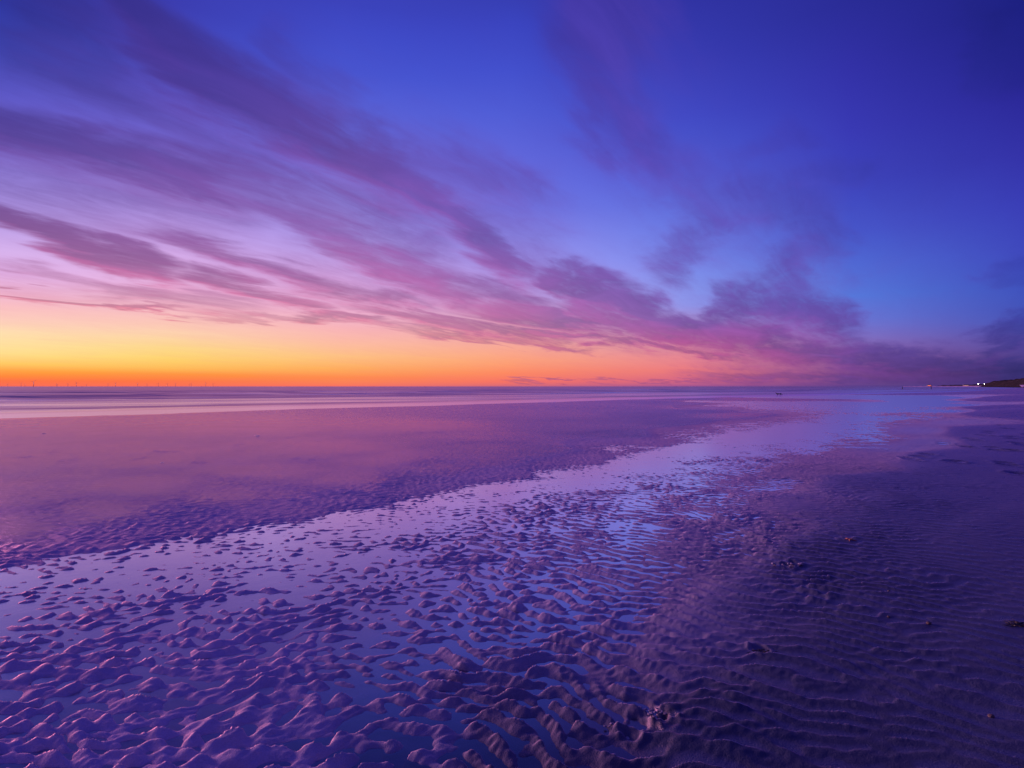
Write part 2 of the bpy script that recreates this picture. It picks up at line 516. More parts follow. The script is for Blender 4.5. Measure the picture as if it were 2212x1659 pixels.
# ------------------------------------------------------------------ the beach
CTRL = [  # picture point, mean height over the pool water, ripple height, share of long straight ripples   (m)
    # smooth bank on the left
    (0, 930, .075, .001, 0), (500, 930, .08, .001, 0), (900, 930, .08, .001, 0), (1200, 900, .08, .001, 0), (1300, 880, .07, .001, 0), (0, 1000, .07, .0014, 0),
    (300, 1000, .07, .0016, 0), (700, 980, .07, .0016, 0), (1000, 950, .06, .0018, 0), (1250, 930, .05, .0015, 0), (0, 1080, .055, .0022, 0), (300, 1060, .052, .0022, 0),
    (600, 1030, .05, .0022, 0), (850, 1000, .05, .0022, 0), (1050, 975, .045, .0022, 0), (0, 1150, .032, .0035, 0), (250, 1110, .030, .0035, 0), (500, 1075, .03, .0035, 0),
    (750, 1040, .03, .0035, 0), (950, 1010, .028, .0035, 0), (1150, 975, .025, .003, 0), (1350, 940, .022, .003, 0), (-400, 1200, .05, .003, 0), (-300, 1000, .07, .001, 0),
    # wet rim of the bank
    (-200, 1230, .012, .012, 0), (0, 1200, .012, .012, 0), (150, 1170, .012, .012, 0), (300, 1145, .012, .012, 0), (450, 1122, .012, .012, 0), (600, 1098, .012, .011, 0), (750, 1075, .012, .010, 0),
    (900, 1048, .011, .010, 0), (1050, 1024, .011, .009, 0), (1250, 990, .010, .008, 0), (1400, 957, .009, .007, 0), (1480, 935, .006, .006, 0), (1600, 915, .005, .005, 0), (1720, 902, .006, .005, 0),
    (1330, 955, .014, .006, 0),
    # the open water of the channel
    (-200, 1290, -.010, .013, .1), (0, 1255, -.013, .013, .1), (200, 1225, -.012, .013, .1), (400, 1195, -.011, .013, .1), (600, 1165, -.010, .012, .1), (800, 1130, -.009, .012, .1), (950, 1095, -.008, .011, .1),
    (1100, 1060, -.009, .011, .1), (1250, 1035, -.009, .010, .1), (1400, 1000, -.009, .009, .1), (1500, 970, -.011, .008, .1), (1620, 945, -.012, .007, .1), (1730, 925, -.011, .006, .1), (1820, 903, -.010, .006, .1),
    (1880, 885, -.010, .006, .1), (1350, 965, .003, .009, .04), (1480, 942, .003, .009, .04), (1600, 921, .003, .008, .04), (1750, 903, .003, .008, .04),
    # ripples of the left and middle foreground
    (-300, 1450, -.004, .017, 0), (0, 1330, -.008, .015, 0), (300, 1300, -.008, .015, 0), (600, 1250, -.006, .014, 0), (850, 1190, -.004, .013, .1), (0, 1450, -.002, .018, 0), (300, 1430, -.003, .018, 0),
    (600, 1380, -.002, .016, 0), (800, 1290, -.002, .015, .2), (0, 1560, -.001, .020, 0), (0, 1680, .000, .021, 0), (300, 1600, .001, .021, 0), (600, 1530, .002, .019, .1), (600, 1680, .003, .020, .1),
    (850, 1450, .005, .017, .3), (900, 1600, .008, .018, .4), (950, 1320, .004, .014, .5), (1000, 1200, .000, .013, .5), (1100, 1130, -.001, .012, .5), (1250, 1080, -.001, .011, .5), (1400, 1050, .001, .010, .6),
    (1550, 1005, .001, .009, .5), (1700, 965, .002, .008, .3), (1820, 930, .003, .007, .2), (1900, 905, .004, .006, .1), (1950, 885, .003, .006, .1),
    # crests close up towards the right
    (1100, 1300, .008, .013, .9), (1100, 1450, .013, .014, .9), (1100, 1650, .018, .014, .9), (1250, 1230, .007, .012, 1), (1350, 1150, .005, .011, 1), (1500, 1100, .006, .010, 1), (1650, 1050, .007, .009, .9),
    (1780, 1000, .008, .008, .7), (1900, 950, .007, .006, .5), (1980, 910, .006, .005, .3), (1300, 1350, .017, .012, 1), (1450, 1230, .014, .010, 1), (1600, 1150, .013, .009, 1), (1750, 1080, .013, .007, 1),
    (1900, 985, .010, .004, .8), (2000, 930, .006, .001, .5), (1985, 955, .008, .001, .6), (1930, 970, .008, .002, .7), (2040, 912, .006, .0005, .5), (1820, 1010, .011, .005, 1), (1880, 1040, .022, .004, 1), (2010, 985, .022, .001, 1),
    # damp sand on the right
    (1300, 1500, .026, .011, 1), (1300, 1680, .032, .011, 1), (1500, 1400, .03, .009, 1), (1550, 1600, .04, .008, 1), (1650, 1300, .028, .0075, 1), (1800, 1200, .028, .006, 1), (1800, 1450, .045, .0055, 1),
    (1850, 1650, .055, .004, 1), (2000, 1100, .035, .003, 1), (2000, 1300, .045, .004, 1), (2050, 1550, .06, .003, 1), (2200, 1400, .065, .002, 1), (2200, 1650, .07, .002, 1), (2200, 1150, .07, .0015, 1),
    (2100, 1000, .04, .001, 1), (2200, 950, .08, .001, 1), (2100, 930, .035, .0005, 1), (2200, 890, .09, .001, 1), (2150, 880, .05, .0005, 1), (2500, 1300, .09, .001, 1), (2600, 950, .12, .001, 1), (2600, 1700, .09, .002, 1),
    # the far end of the channel, the inner pool and its spits
    (1500, 867.0, -.006, .008, 0), (1580, 868.5, -.006, .012, 0), (1660, 870.5, -.006, .012, 0), (1740, 872.5, -.006, .012, 0), (1800, 876, -.003, .011, 0), (1840, 885, -.001, .009, 0), (1600, 876, -.002, .012, 0), (1680, 881, -.002, .011, 0),
    (1740, 888, .003, .005, 0), (1650, 889, .006, .004, 0), (1560, 880.5, .008, .003, 0), (1470, 872, .02, .002, 0), (1420, 868, .04, .001, 0), (1500, 890, .04, .001, 0), (1600, 898, .03, .001, 0), (1450, 910, .04, .001, 0),
    (1400, 895, .06, .001, 0), (1300, 868.5, .05, .001, 0), (1500, 862.2, .03, .001, 0), (1600, 862.2, .03, .001, 0), (1700, 863, .025, .001, 0), (1790, 864.3, .02, .001, 0), (1850, 866, .012, .001, 0), (1880, 867.3, .004, .001, 0),
    (1900, 872, -.012, .003, 0), (1960, 866, -.012, .003, 0), (1800, 868.5, -.010, .004, 0), (1720, 858.4, -.02, .001, 0), (1820, 859.5, -.03, .001, 0), (1920, 860.5, -.03, .001, 0), (2020, 859, -.02, .001, 0), (2090, 856, -.012, .001, 0),
    (1980, 875, -.004, .005, 0), (2020, 882, .003, .005, 0), (1960, 896, .006, .006, 0), (2050, 888, -.003, .001, 0), (2060, 876, -.006, .001, 0), (2040, 868, -.012, .001, 0), (2100, 870, .006, .001, 0), (2130, 866, .02, .001, 0),
    (2160, 862, .02, .001, 0), (2150, 855, .012, .001, 0), (2212, 858, .06, .001, 0), (2212, 853, .02, .001, 0), (1760, 851.5, -.01, .001, 0), (1800, 850.6, .02, .001, 0), (1880, 851.0, .04, .001, 0), (1980, 851.6, .04, .001, 0), (2060, 851.8, .03, .001, 0),
    (2130, 850.8, .02, .001, 0), (1780, 855, -.02, .001, 0), (1900, 855.6, -.02, .001, 0), (2050, 855.2, -.015, .001, 0),
]
CT = np.array(CTRL, dtype=np.float32)
_f = (CT[:, 2] > 0.018) & (CT[:, 4] < 0.05) & (CT[:, 0] > 850) & (CT[:, 0] < 1600)
CT[_f, 4] = np.clip((CT[_f, 0] - 850) / 650, 0, 0.85)  # also dims the painted sand tone towards the bank's right end
_f = (CT[:, 0] > 1915) & (CT[:, 2] > -0.009)
CT[_f, 4] = np.maximum(CT[_f, 4], 0.92)  # also keeps the far right in the dim painted tone
_f = (CT[:, 0] < 900) & (CT[:, 1] > 1270)
CT[_f, 2] += 0.0035
_f = (CT[:, 2] > 0.0085) & (CT[:, 4] < 0.05) & (CT[:, 0] < 1490) & (CT[:, 1] < 1240)
CT[_f, 3] *= 0.6
_f = (CT[:, 0] > 780) & (CT[:, 0] < 1320) & (CT[:, 1] > 1240) & (CT[:, 2] > 0.0)
CT[_f, 2] *= 0.55
_f = (CT[:, 0] > 1100) & (CT[:, 0] < 1960) & (CT[:, 1] > 870) & (CT[:, 1] < 1040) & (CT[:, 2] < 0.016)
CT[_f, 2] -= 0.0035
_f = (CT[:, 0] > 780) & (CT[:, 0] < 1700) & (CT[:, 1] > 1040) & (CT[:, 2] > 0.0) & (CT[:, 2] < 0.034)
CT[_f, 2] -= 0.0055
_f = (CT[:, 0] > 1380) & (CT[:, 0] < 2040) & (CT[:, 1] > 872) & (CT[:, 1] < 975) & (CT[:, 2] > -0.006) & (CT[:, 2] < 0.016) & (CT[:, 4] > 0.05)
CT[_f, 2] -= 0.004
_f = (CT[:, 0] > 1050) & (CT[:, 0] < 1720) & (CT[:, 1] > 1100) & (CT[:, 2] > 0.003) & (CT[:, 2] < 0.036)
CT[_f, 2] *= np.clip(0.30 + (CT[_f, 0] - 1100) / 1300.0, 0.30, 0.75)
CT[_f, 3] *= 1.15
_f = (CT[:, 0] > 1750) & (CT[:, 1] > 900)
CT[_f, 2] = np.where(CT[_f, 2] > 0.02, 0.02 + (CT[_f, 2] - 0.02) * 0.45, CT[_f, 2])


def beach_fields(x, y):
    """mean height, ripple height and ripple kind, by weighting the survey points above"""
    d = np.maximum(y, 0.9)
    px = np.clip(CX + FPX * x / d, -500, 2700)
    ld = np.log(CAM_H * FPX / d)
    u, v = px / 100.0, ld * 7.0
    cu, cv = CT[:, 0] / 100.0, np.log(np.maximum(CT[:, 1] - HY, 4)) * 7.0
    W = np.zeros_like(u); M = np.zeros_like(u); A = np.zeros_like(u); T = np.zeros_like(u)
    for i in range(len(CT)):
        q = 1.0 / ((u - cu[i]) ** 2 * 0.55 + (v - cv[i]) ** 2 + 0.12) ** 2.1
        W += q; M += q * CT[i, 2]; A += q * CT[i, 3]; T += q * CT[i, 4]
    return M / W, A / W, T / W


def build_beach(mat):
    front = np.linspace(-50, 50, 1000)
    side = np.arange(50, 180, 2.0)[1:]
    ang = np.concatenate([-side[::-1], front, side])
    ang = np.radians(ang).astype(np.float32)
    r1 = np.exp(np.arange(math.log(1.15), math.log(30.0), 0.0033))
    r2 = np.exp(np.arange(math.log(30.2), math.log(150.0), 0.0065))
    r3 = np.exp(np.arange(math.log(152.0), math.log(3500.0), 0.04))
    r0 = np.array([0.05, 0.3, 0.6, 0.9])
    rad = np.concatenate([r0, r1, r2, r3]).astype(np.float32)
    A_, R_ = np.meshgrid(ang, rad)
    x = (np.sin(A_) * R_).ravel().astype(np.float32)
    y = (np.cos(A_) * R_).ravel().astype(np.float32)
    M, A, T = beach_fields(x, y)
    s = offshore(x, y)
    # ripples: current-made, steep on the lee side
    z = np.zeros_like(x)
    h = np.zeros_like(x)
    hn = np.zeros_like(x)
    act = (A > 0.0004) & (np.hypot(x, y) < 160)
    xa, ya, ta = x[act], y[act], T[act]
    wx = xa + 0.05 * vnoise(xa, ya, 0.9, 5)
    wy = ya + 0.05 * vnoise(xa, ya, 0.8, 6)
    clump = 0.38 * vnoise(xa, ya, 0.36, 61, 20) * np.clip(1 - M[act] / 0.012, 0, 1)
    def field(px, py):
        f = waves(px, py, 0.108, R(-12), R(38), 44, 11, 0.24) * 0.9
        g = waves(px, py, 0.108, R(22), R(18), 36, 12, 0.16)
        return (f * (1 - ta) + g * ta) / np.sqrt((1 - ta) ** 2 + ta ** 2)
    sx, sy = -0.10, 0.99
    h1 = np.clip(field(wx, wy), -2.2, 2.2)
    for sh in (0.011, 0.015, 0.018, 0.018):
        q = 0.5 * (h1 + np.clip(field(wx - sh * h1 * sx, wy - sh * h1 * sy), -2.4, 2.4))
        h1 = q if sh < 0.018 else np.clip(field(wx - sh * q * sx, wy - sh * q * sy), -2.4, 2.4)
    h1 = np.where(h1 > 0, h1 * 0.95, 1.0 * np.tanh(h1 / 1.0)) + clump * (1 - 0.5 * ta)
    small = waves(xa - 0.006 * h1 * sx, ya - 0.006 * h1 * sy, 0.046, R(-15), R(40), 24, 21, 0.3)
    h1 = h1 + 0.13 * small * (0.4 + 0.6 * np.clip(h1 + 0.6, 0, 1.2))
    patch = 1 + 0.25 * vnoise(xa, ya, 1.3, 31)
    hn[act] = h1
    h[act] = h1 * A[act] * 0.72 * patch
    und = 0.0008 * vnoise(x, y, 1.6, 33) + 0.001 * vnoise(x, y, 6.0, 34)
    und *= np.clip(np.hypot(x, y) / 3.0, 0.3, 1.0)
    # dents: old footprints on both sides
    dent = np.zeros_like(x)
    rng = np.random.RandomState(4)
    spots = []
    for p in [(60, 995), (120, 987), (330, 985), (372, 983), (300, 998), (520, 968), (560, 960), (600, 955), (640, 968), (690, 957), (745, 950), (780, 962), (825, 945), (880, 944), (935, 938), (640, 1000), (420, 1010),
              (1050, 934), (1170, 925), (150, 1003), (850, 960), (1010, 948), (980, 920), (1300, 910)]:
        for q in range(2):
            spots.append((p[0] + rng.normal(0, 14), p[1] + rng.normal(0, 2.5), 0.06, 0.0035))
    for p in [(2130, 910), (2155, 918), (2170, 928), (2120, 943), (2148, 935), (2175, 948), (2190, 955), (2205, 962), (2100, 955), (2085, 967), (2150, 972), (2190, 978), (2040, 958), (1960, 990), (1990, 985), (2060, 1000), (2180, 1005), (2200, 1030), (2190, 905), (2205, 940)]:
        for q in range(2):
            spots.append((p[0] + rng.normal(0, 8), p[1] + rng.normal(0, 3), 0.11, 0.012))
    for p in [(1400, 1540), (1420, 1552), (1360, 1585), (1440, 1562), (1640, 1410), (1700, 1228), (1715, 1222), (1380, 1560)]:
        spots.append((p[0], p[1], 0.035, 0.010))
    for (px_, py_, rr, dep) in spots:
        gx, gy = ground(px_, py_)
        e = (x - gx) ** 2 + ((y - gy) * 0.62) ** 2
        near = e < (rr * 2.2) ** 2
        if near.any():
            t = np.sqrt(e[near]) / rr
            dent[near] += dep * (-np.exp(-t ** 4) + 0.55 * np.exp(-((t - 1.35) / 0.3) ** 2)) * (1 + 0.5 * vnoise(x[near], y[near], 0.05, 77))
    M = M + 0.0022 * vnoise(x, y, 0.75, 35) * np.clip(1 - M / 0.03, 0, 1) * np.clip(A / 0.006, 0, 1)
    land = M + h + und * sstep(-0.02, 0.02, M) + dent
    # falls away into the sea; the upper beach climbs slowly inland
    off = s + 0.35 * vnoise(x, y, 9.0, 41) + 0.10 * vnoise(x, y, 2.0, 42)
    slope = np.where(off > -1.5, -0.03 * off, 0.045 + 0.02 * (-1.5 - off))
    z = np.minimum(land, slope)
    z = np.where(s > 0, np.maximum(-0.03 * s, -6.0), z)
    inland = np.maximum(x - 0.55 * np.maximum(y, 0) - 14.0, 0)
    inland = np.maximum(inland, np.maximum(-y - 3, 0) * 0.8)
    z = z + np.where(s < -4, np.minimum(0.022 * inland * inland / (inland + 10.0), 3.0), 0)
    na, nr = len(ang), len(rad)
    idx = np.arange(na * nr).reshape(nr, na)
    a = idx[:-1, :-1].ravel(); b = idx[:-1, 1:].ravel(); c = idx[1:, 1:].ravel(); d_ = idx[1:, :-1].ravel()
    q1 = np.stack([a, b, c, d_], 1)
    q2 = np.stack([idx[:-1, -1], idx[:-1, 0], idx[1:, 0], idx[1:, -1]], 1)
    quads = np.concatenate([q1, q2])[:, ::-1]
    # the far sea bed needs no faces
    keep = ~(np.all(s[quads] > 25.0, axis=1))
    quads = quads[keep]
    co = np.stack([x, y, z], 1)
    me = mesh_np('beach', co, quads, mat)
    attr(me, 'film_glow', np.maximum(1 - T, 0.88 * sstep(1.0, -1.0, (x - 0.8 * y + 1.9 - 0.03 * y + 0.35 * vnoise(x, y, 3.0, 36)) / (0.9 + 0.16 * np.maximum(y, 0))) * np.clip((0.026 - M) / 0.014, 0, 1)))  # wet gloss, and the painted fade from bright left to dim right
    attr(me, 'sheen', np.clip(1 - M / 0.014, 0, 1) * np.clip(1.25 - A / 0.004, 0, 1) * (s < 0))
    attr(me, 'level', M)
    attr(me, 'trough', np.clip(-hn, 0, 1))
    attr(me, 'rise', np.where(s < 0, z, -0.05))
    o = link('beach', me)
    tag(o, kind='structure')
    return o


def sand_material():
    m, t, out = new_mat('wet_sand')
    tc = t.n('ShaderNodeTexCoord')
    P_ = tc.outputs['Object']
    film_glow = t.n('ShaderNodeAttribute', attribute_name='film_glow').outputs['Fac']      # gloss of freshly drained sand; its colour mix paints glow left, dimness right
    rise = t.n('ShaderNodeAttribute', attribute_name='rise').outputs['Fac']
    level = t.n('ShaderNodeAttribute', attribute_name='level').outputs['Fac']
    dip = t.n('ShaderNodeAttribute', attribute_name='trough').outputs['Fac']      # troughs hold the last water
    n1 = t.noise(P_, 0.9, 5.0, 0.6)
    n2 = t.noise(P_, 170.0, 2.0, 0.7)
    n3 = t.noise(P_, 28.0, 4.0, 0.65)
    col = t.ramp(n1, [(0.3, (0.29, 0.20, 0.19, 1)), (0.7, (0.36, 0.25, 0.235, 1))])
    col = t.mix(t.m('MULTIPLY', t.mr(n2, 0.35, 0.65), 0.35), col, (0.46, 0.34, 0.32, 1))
    col = t.mix(film_glow, t.mix(1.0, col, (0.19, 0.30, 0.55, 1), 'MULTIPLY'), t.mix(1.0, col, (1.9, 2.2, 3.0, 1), 'MULTIPLY'))  # evening glow put into the colour: paler sand left, darker and cooler right
    # soaked sand, below or barely above the water, is darker
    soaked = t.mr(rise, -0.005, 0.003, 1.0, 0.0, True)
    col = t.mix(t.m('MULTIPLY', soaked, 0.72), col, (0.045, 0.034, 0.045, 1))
    df = t.n('ShaderNodeBsdfDiffuse')
    t.l(col, df.inputs['Color'])
    df.inputs['Roughness'].default_value = 0.6
    gl = t.n('ShaderNodeBsdfGlossy')
    gl.distribution = 'MULTI_GGX'
    rgh = t.mr(level, 0.0075, 0.018, 0.68, t.mr(film_glow, 0, 1, 0.42, 0.23), True)
    rgh = t.m('MULTIPLY', rgh, t.mr(dip, 0.1, 0.9, 1.0, 0.6))
    t.l(t.m('ADD', rgh, t.m('MULTIPLY', t.m('SUBTRACT', n3, 0.5), 0.12)), gl.inputs['Roughness'])
    bmp = t.n('ShaderNodeBump')
    bmp.inputs['Strength'].default_value = 0.7
    bmp.inputs['Distance'].default_value = 0.008
    t.l(t.m('ADD', t.m('MULTIPLY', n2, 0.7), n3), bmp.inputs['Height'])
    t.l(bmp.outputs[0], df.inputs['Normal'])
    t.l(bmp.outputs[0], gl.inputs['Normal'])
    fr = t.n('ShaderNodeFresnel')
    smooth_ = t.mr(level, 0.0075, 0.016, 0.0, 1.0, True)
    wet = t.m('ADD', t.m('MULTIPLY', film_glow, smooth_), t.m('MULTIPLY', t.mr(dip, 0.1, 0.9), 0.75), clamp=True)
    sheen = t.n('ShaderNodeAttribute', attribute_name='sheen').outputs['Fac']     # flat sand level with the water, still mirror wet
    wet = t.m('MAXIMUM', wet, sheen)
    t.l(t.mix(t.m('MULTIPLY', sheen, 0.85), t.mix(film_glow, (0.8, 0.54, 0.68, 1), (1.0, 0.55, 0.60, 1)), (0.66, 0.72, 0.98, 1)), gl.inputs['Color'])
    t.l(t.mr(wet, 0.0, 1.0, 1.33, 2.8), fr.inputs['IOR'])
    mx = t.n('ShaderNodeMixShader')
    t.l(fr.outputs[0], mx.inputs[0])
    t.l(df.outputs[0], mx.inputs[1])
    t.l(gl.outputs[0], mx.inputs[2])
    t.l(mx.outputs[0], out.inputs[0])
    return m


def pool_material():
    m, t, out = new_mat('pool_water')
    tc = t.n('ShaderNodeTexCoord')
    n1 = t.noise(tc.outputs['Object'], 2.2, 3.0, 0.5)
    bmp = t.n('ShaderNodeBump')
    bmp.inputs['Strength'].default_value = 0.12
    bmp.inputs['Distance'].default_value = 0.012
    t.l(n1, bmp.inputs['Height'])
    gl = t.n('ShaderNodeBsdfGlossy')
    gl.distribution = 'MULTI_GGX'
    gl.inputs['Roughness'].default_value = 0.19
    gl.inputs['Color'].default_value = (1, 1, 1, 1)
    t.l(bmp.outputs[0], gl.inputs['Normal'])
    tr = t.n('ShaderNodeBsdfTransparent')
    tr.inputs['Color'].default_value = (0.50, 0.52, 0.74, 1)
    lw = t.n('ShaderNodeLayerWeight')
    t.l(bmp.outputs[0], lw.inputs['Normal'])
    refl = t.mr(lw.outputs['Facing'], 0.45, 0.80, 0.13, 0.97)
    mx = t.n('ShaderNodeMixShader')
    t.l(refl, mx.inputs[0])
    t.l(tr.outputs[0], mx.inputs[1])
    t.l(gl.outputs[0], mx.inputs[2])
    t.l(mx.outputs[0], out.inputs[0])
    return m


def sea_material():
    m, t, out = new_mat('sea_water')
    tc = t.n('ShaderNodeTexCoord')
    off = t.n('ShaderNodeAttribute', attribute_name='offshore').outputs['Fac']
    foam = t.n('ShaderNodeAttribute', attribute_name='foam').outputs['Fac']
    mp = t.n('ShaderNodeMapping')
    t.l(tc.outputs['Object'], mp.inputs['Vector'])
    mp.inputs['Rotation'].default_value = (0, 0, R(-26))
    mp.inputs['Scale'].default_value = (0.22, 1.0, 1.0)
    n1 = t.noise(mp.outputs[0], 0.55, 4.0, 0.55)
    n2 = t.noise(mp.outputs[0], 0.07, 4.0, 0.6)
    hh = t.m('ADD', t.m('MULTIPLY', n1, 0.35), t.m('MULTIPLY', n2, 1.6))
    bmp = t.n('ShaderNodeBump')
    t.l(t.m('MULTIPLY', t.mr(off, 4.5, 9.0, 0.0, 0.42, True), t.mr(foam, 0, 1, 1.0, 0.1)), bmp.inputs['Strength'])
    bmp.inputs['Distance'].default_value = 0.8
    t.l(hh, bmp.inputs['Height'])
    df = t.n('ShaderNodeBsdfDiffuse')
    t.l(t.mix(foam, (0.16, 0.10, 0.12, 1), (0.60, 0.57, 0.60, 1)), df.inputs['Color'])
    gl = t.n('ShaderNodeBsdfGlossy')
    gl.distribution = 'MULTI_GGX'
    t.l(t.mix(t.mr(off, 4.0, 9.0), (1.0, 0.82, 1.0, 1), t.mix(foam, (0.95, 0.64, 0.66, 1), (1.0, 0.85, 0.92, 1))), gl.inputs['Color'])
    t.l(t.m('MULTIPLY', t.mr(off, 4.0, 11.0, 0.22, 0.32, True), t.mr(foam, 0, 1, 1.0, 0.7)), gl.inputs['Roughness'])
    t.l(bmp.outputs[0], gl.inputs['Normal'])
    lw = t.n('ShaderNodeLayerWeight')
    refl = t.m('MULTIPLY', t.m('POWER', lw.outputs['Facing'], 1.6), t.m('MAXIMUM', t.mr(off, 5.0, 12.0, 0.98, 0.82), t.mr(foam, 0, 1, 0.0, 0.95)))
    mx = t.n('ShaderNodeMixShader')
    t.l(refl, mx.inputs[0])
    t.l(df.outputs[0], mx.inputs[1])
    t.l(gl.outputs[0], mx.inputs[2])
    t.l(mx.outputs[0], out.inputs[0])
    return m


def build_sea(mat):
    ang = np.radians(np.concatenate([np.arange(-110, -52, 2.0), np.linspace(-52, 52, 420), np.arange(54, 75, 2.0)])).astype(np.float32)
    rad = np.concatenate([np.exp(np.arange(math.log(14), math.log(260), 0.0055)), np.exp(np.arange(math.log(262), math.log(70000), 0.05))]).astype(np.float32)
    A_, R_ = np.meshgrid(ang, rad)
    x = (np.sin(A_) * R_).ravel(); y = (np.cos(A_) * R_).ravel()
    s = offshore(x, y)
    # swell rolling in along the shore normal
    nx, ny = -0.42, 0.91
    c = nx * x + ny * y
    l = ny * x - nx * y
    warp = 3.0 * vnoise(l, c, 60.0, 51) + 1.2 * vnoise(l, c, 18.0, 52)
    sw = np.sin((s + warp) * 2 * np.pi / 17.0)
    sw = np.where(sw > 0, sw ** 2, 0.25 * sw)
    pale = sstep(11.0, 14.0, s + 0.6 * warp) * (1 - sstep(27.0, 36.0, s + warp))          # flat water behind the last breaker
    swell = sstep(30.0, 40.0, s) + 0.45 * sstep(5.5, 7.5, s) * (1 - sstep(10.5, 13.0, s))
    amp = 0.24 * swell * (0.6 + 0.4 * vnoise(l * 0.35, c, 16.0, 53)) * np.exp(-np.maximum(s - 90, 0) / 200.0)
    ch = 0.025 * waves(l * 0.25, c, 2.6, 0.0, R(22), 20, 54, 0.25) * sstep(5, 20, s) * np.exp(-np.maximum(s - 30, 0) / 60.0) * (1 - 0.8 * pale)
    z = amp * sw + ch - 0.003
    z = np.where(s < 0, -0.003 + 0.006 * s, z)
    z = np.where(R_.ravel() > 300, -0.003, z)
    # slicks: smooth water left between the breakers and at the swash
    slick = np.clip(vnoise(l * 0.05, c, 7.0, 55, 20) * 1.8 + 0.6 * vnoise(l * 0.10, c, 2.4, 56, 20) - 0.15, 0, 1) * sstep(220, 20, s) * sstep(5.0, 8.0, s) * 0.8
    streak = np.clip(0.75 + 0.7 * vnoise(l * 0.06, c, 5.0, 57, 20) + 0.4 * vnoise(l * 0.12, c, 1.6, 58, 20), 0, 1)
    slick = np.maximum(slick, pale * streak)
    foam = slick
    na, nr = len(ang), len(rad)
    idx = np.arange(na * nr).reshape(nr, na)
    quads = np.stack([idx[:-1, :-1].ravel(), idx[:-1, 1:].ravel(), idx[1:, 1:].ravel(), idx[1:, :-1].ravel()], 1)[:, ::-1]
    keep = np.all(s[quads] > -2.2, axis=1)
    quads = quads[keep]
    me = mesh_np('sea', np.stack([x, y, z], 1), quads, mat)
    attr(me, 'offshore', np.minimum(s, 1000))
    attr(me, 'foam', foam)
    o = link('sea', me)
    tag(o, kind='structure')
    return o


def build_pool(mat):
    bm = bmesh.new()
    # everything inland of the waterline; most of it lies below the sand
    pts = [(p[0], p[1]) for p in SHORE[2:11]]
    inner = []
    for (ax, ay) in pts:
        d = math.hypot(ax, ay)
        k = (d - 1.9) / d
        inner.append((ax * k, ay * k))
    near = [(-9, 0.5), (3.0, 0.5)]
    ring = inner + [(inner[-1][0] + 16, inner[-1][1] - 8), (90, 62), (50, 20), (14, -2), (-12, -2), (-27, 14)]
    vs = [bm.verts.new((a, b, 0)) for a, b in ring]
    f = bm.faces.new(vs)
    bmesh.ops.triangulate(bm, faces=[f])
    bmesh.ops.recalc_face_normals(bm, faces=bm.faces)
    for f in bm.faces:
        f.normal_update()
        if f.normal.z < 0:
            f.normal_flip()
    me = bpy.data.meshes.new('tidal_pool')
    bm.to_mesh(me); bm.free()
    me.materials.append(mat)
    o = link('tidal_pool', me)
    tag(o, kind='structure')
    return o


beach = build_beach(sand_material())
sea = build_sea(sea_material())
pool = build_pool(pool_material())

# ------------------------------------------------------------------ shape helpers
def mesh_from_bm(name, bm, mat, smooth=True):
    me = bpy.data.meshes.new(name)
    bmesh.ops.recalc_face_normals(bm, faces=bm.faces)
    for f in bm.faces:
        f.smooth = smooth
    bm.to_mesh(me)
    bm.free()
    me.materials.append(mat)
    return me


def tube(bm, pts, radii, seg=8, cap=True):
    """tapered tube through points"""
    rings = []
    for i, p in enumerate(pts):
        p = Vector(p)
        d = (Vector(pts[min(i + 1, len(pts) - 1)]) - Vector(pts[max(i - 1, 0)])).normalized()
        u = d.cross(Vector((0.0, 0.0, 1.0)))
        if u.length < 1e-3:
            u = d.cross(Vector((1.0, 0.0, 0.0)))
        u.normalize()
        v = d.cross(u)
        rings.append([bm.verts.new(p + (u * math.cos(6.28318 * k / seg) + v * math.sin(6.28318 * k / seg)) * radii[i]) for k in range(seg)])
    for a, b in zip(rings, rings[1:]):
        for k in range(seg):
            bm.faces.new((a[k], a[(k + 1) % seg], b[(k + 1) % seg], b[k]))
    if cap:
        bm.faces.new(rings[0][::-1])
        bm.faces.new(rings[-1])


def box(bm, c, size, bevel=0.0):
    r = bmesh.ops.create_cube(bm, size=1.0, matrix=Matrix.Translation(c) @ Matrix.Diagonal((size[0], size[1], size[2], 1.0)))
    if bevel:
        es = list({e for v in r['verts'] for e in v.link_edges})
        bmesh.ops.bevel(bm, geom=es, offset=bevel, segments=2, affect='EDGES')


def blob(bm, c, size, seed=0, rough=0.15, sub=2):
    r = bmesh.ops.create_icosphere(bm, subdivisions=sub, radius=1.0)
    rnd = random.Random(seed)
    ph = [(rnd.uniform(1, 3), rnd.uniform(0, 6), rnd.uniform(1, 3), rnd.uniform(0, 6)) for _ in range(4)]
    for v in r['verts']:
        n = sum(math.sin(a * v.co.x * 2 + b) * math.sin(c_ * v.co.y * 2 + d + v.co.z * 2) for a, b, c_, d in ph) / 4
        k = 1 + rough * n * 2
        v.co = Vector((v.co.x * size[0] * k + c[0], v.co.y * size[1] * k + c[1], v.co.z * size[2] * k + c[2]))


from mathutils.bvhtree import BVHTree
_bm = beach.data
_n = len(_bm.vertices)
_co = np.empty(_n * 3, np.float32)
_bm.vertices.foreach_get('co', _co)
_co = _co.reshape(-1, 3)


def sand_z(x, y):
    d = (_co[:, 0] - x) ** 2 + (_co[:, 1] - y) ** 2
    return float(_co[int(np.argmin(d)), 2])


def far_point(px, dist):
    """a point at forward distance dist in picture column px"""
    return ((px - CX) / FPX * dist, dist)


# ------------------------------------------------------------------ wind farm on the horizon
m_tower = simple_mat('turbine_paint', (0.78, 0.76, 0.76), 0.5, 0.08, 0.2)
m_yellow = simple_mat('turbine_base_paint', (0.45, 0.30, 0.05), 0.6, 0.15, 0.3)


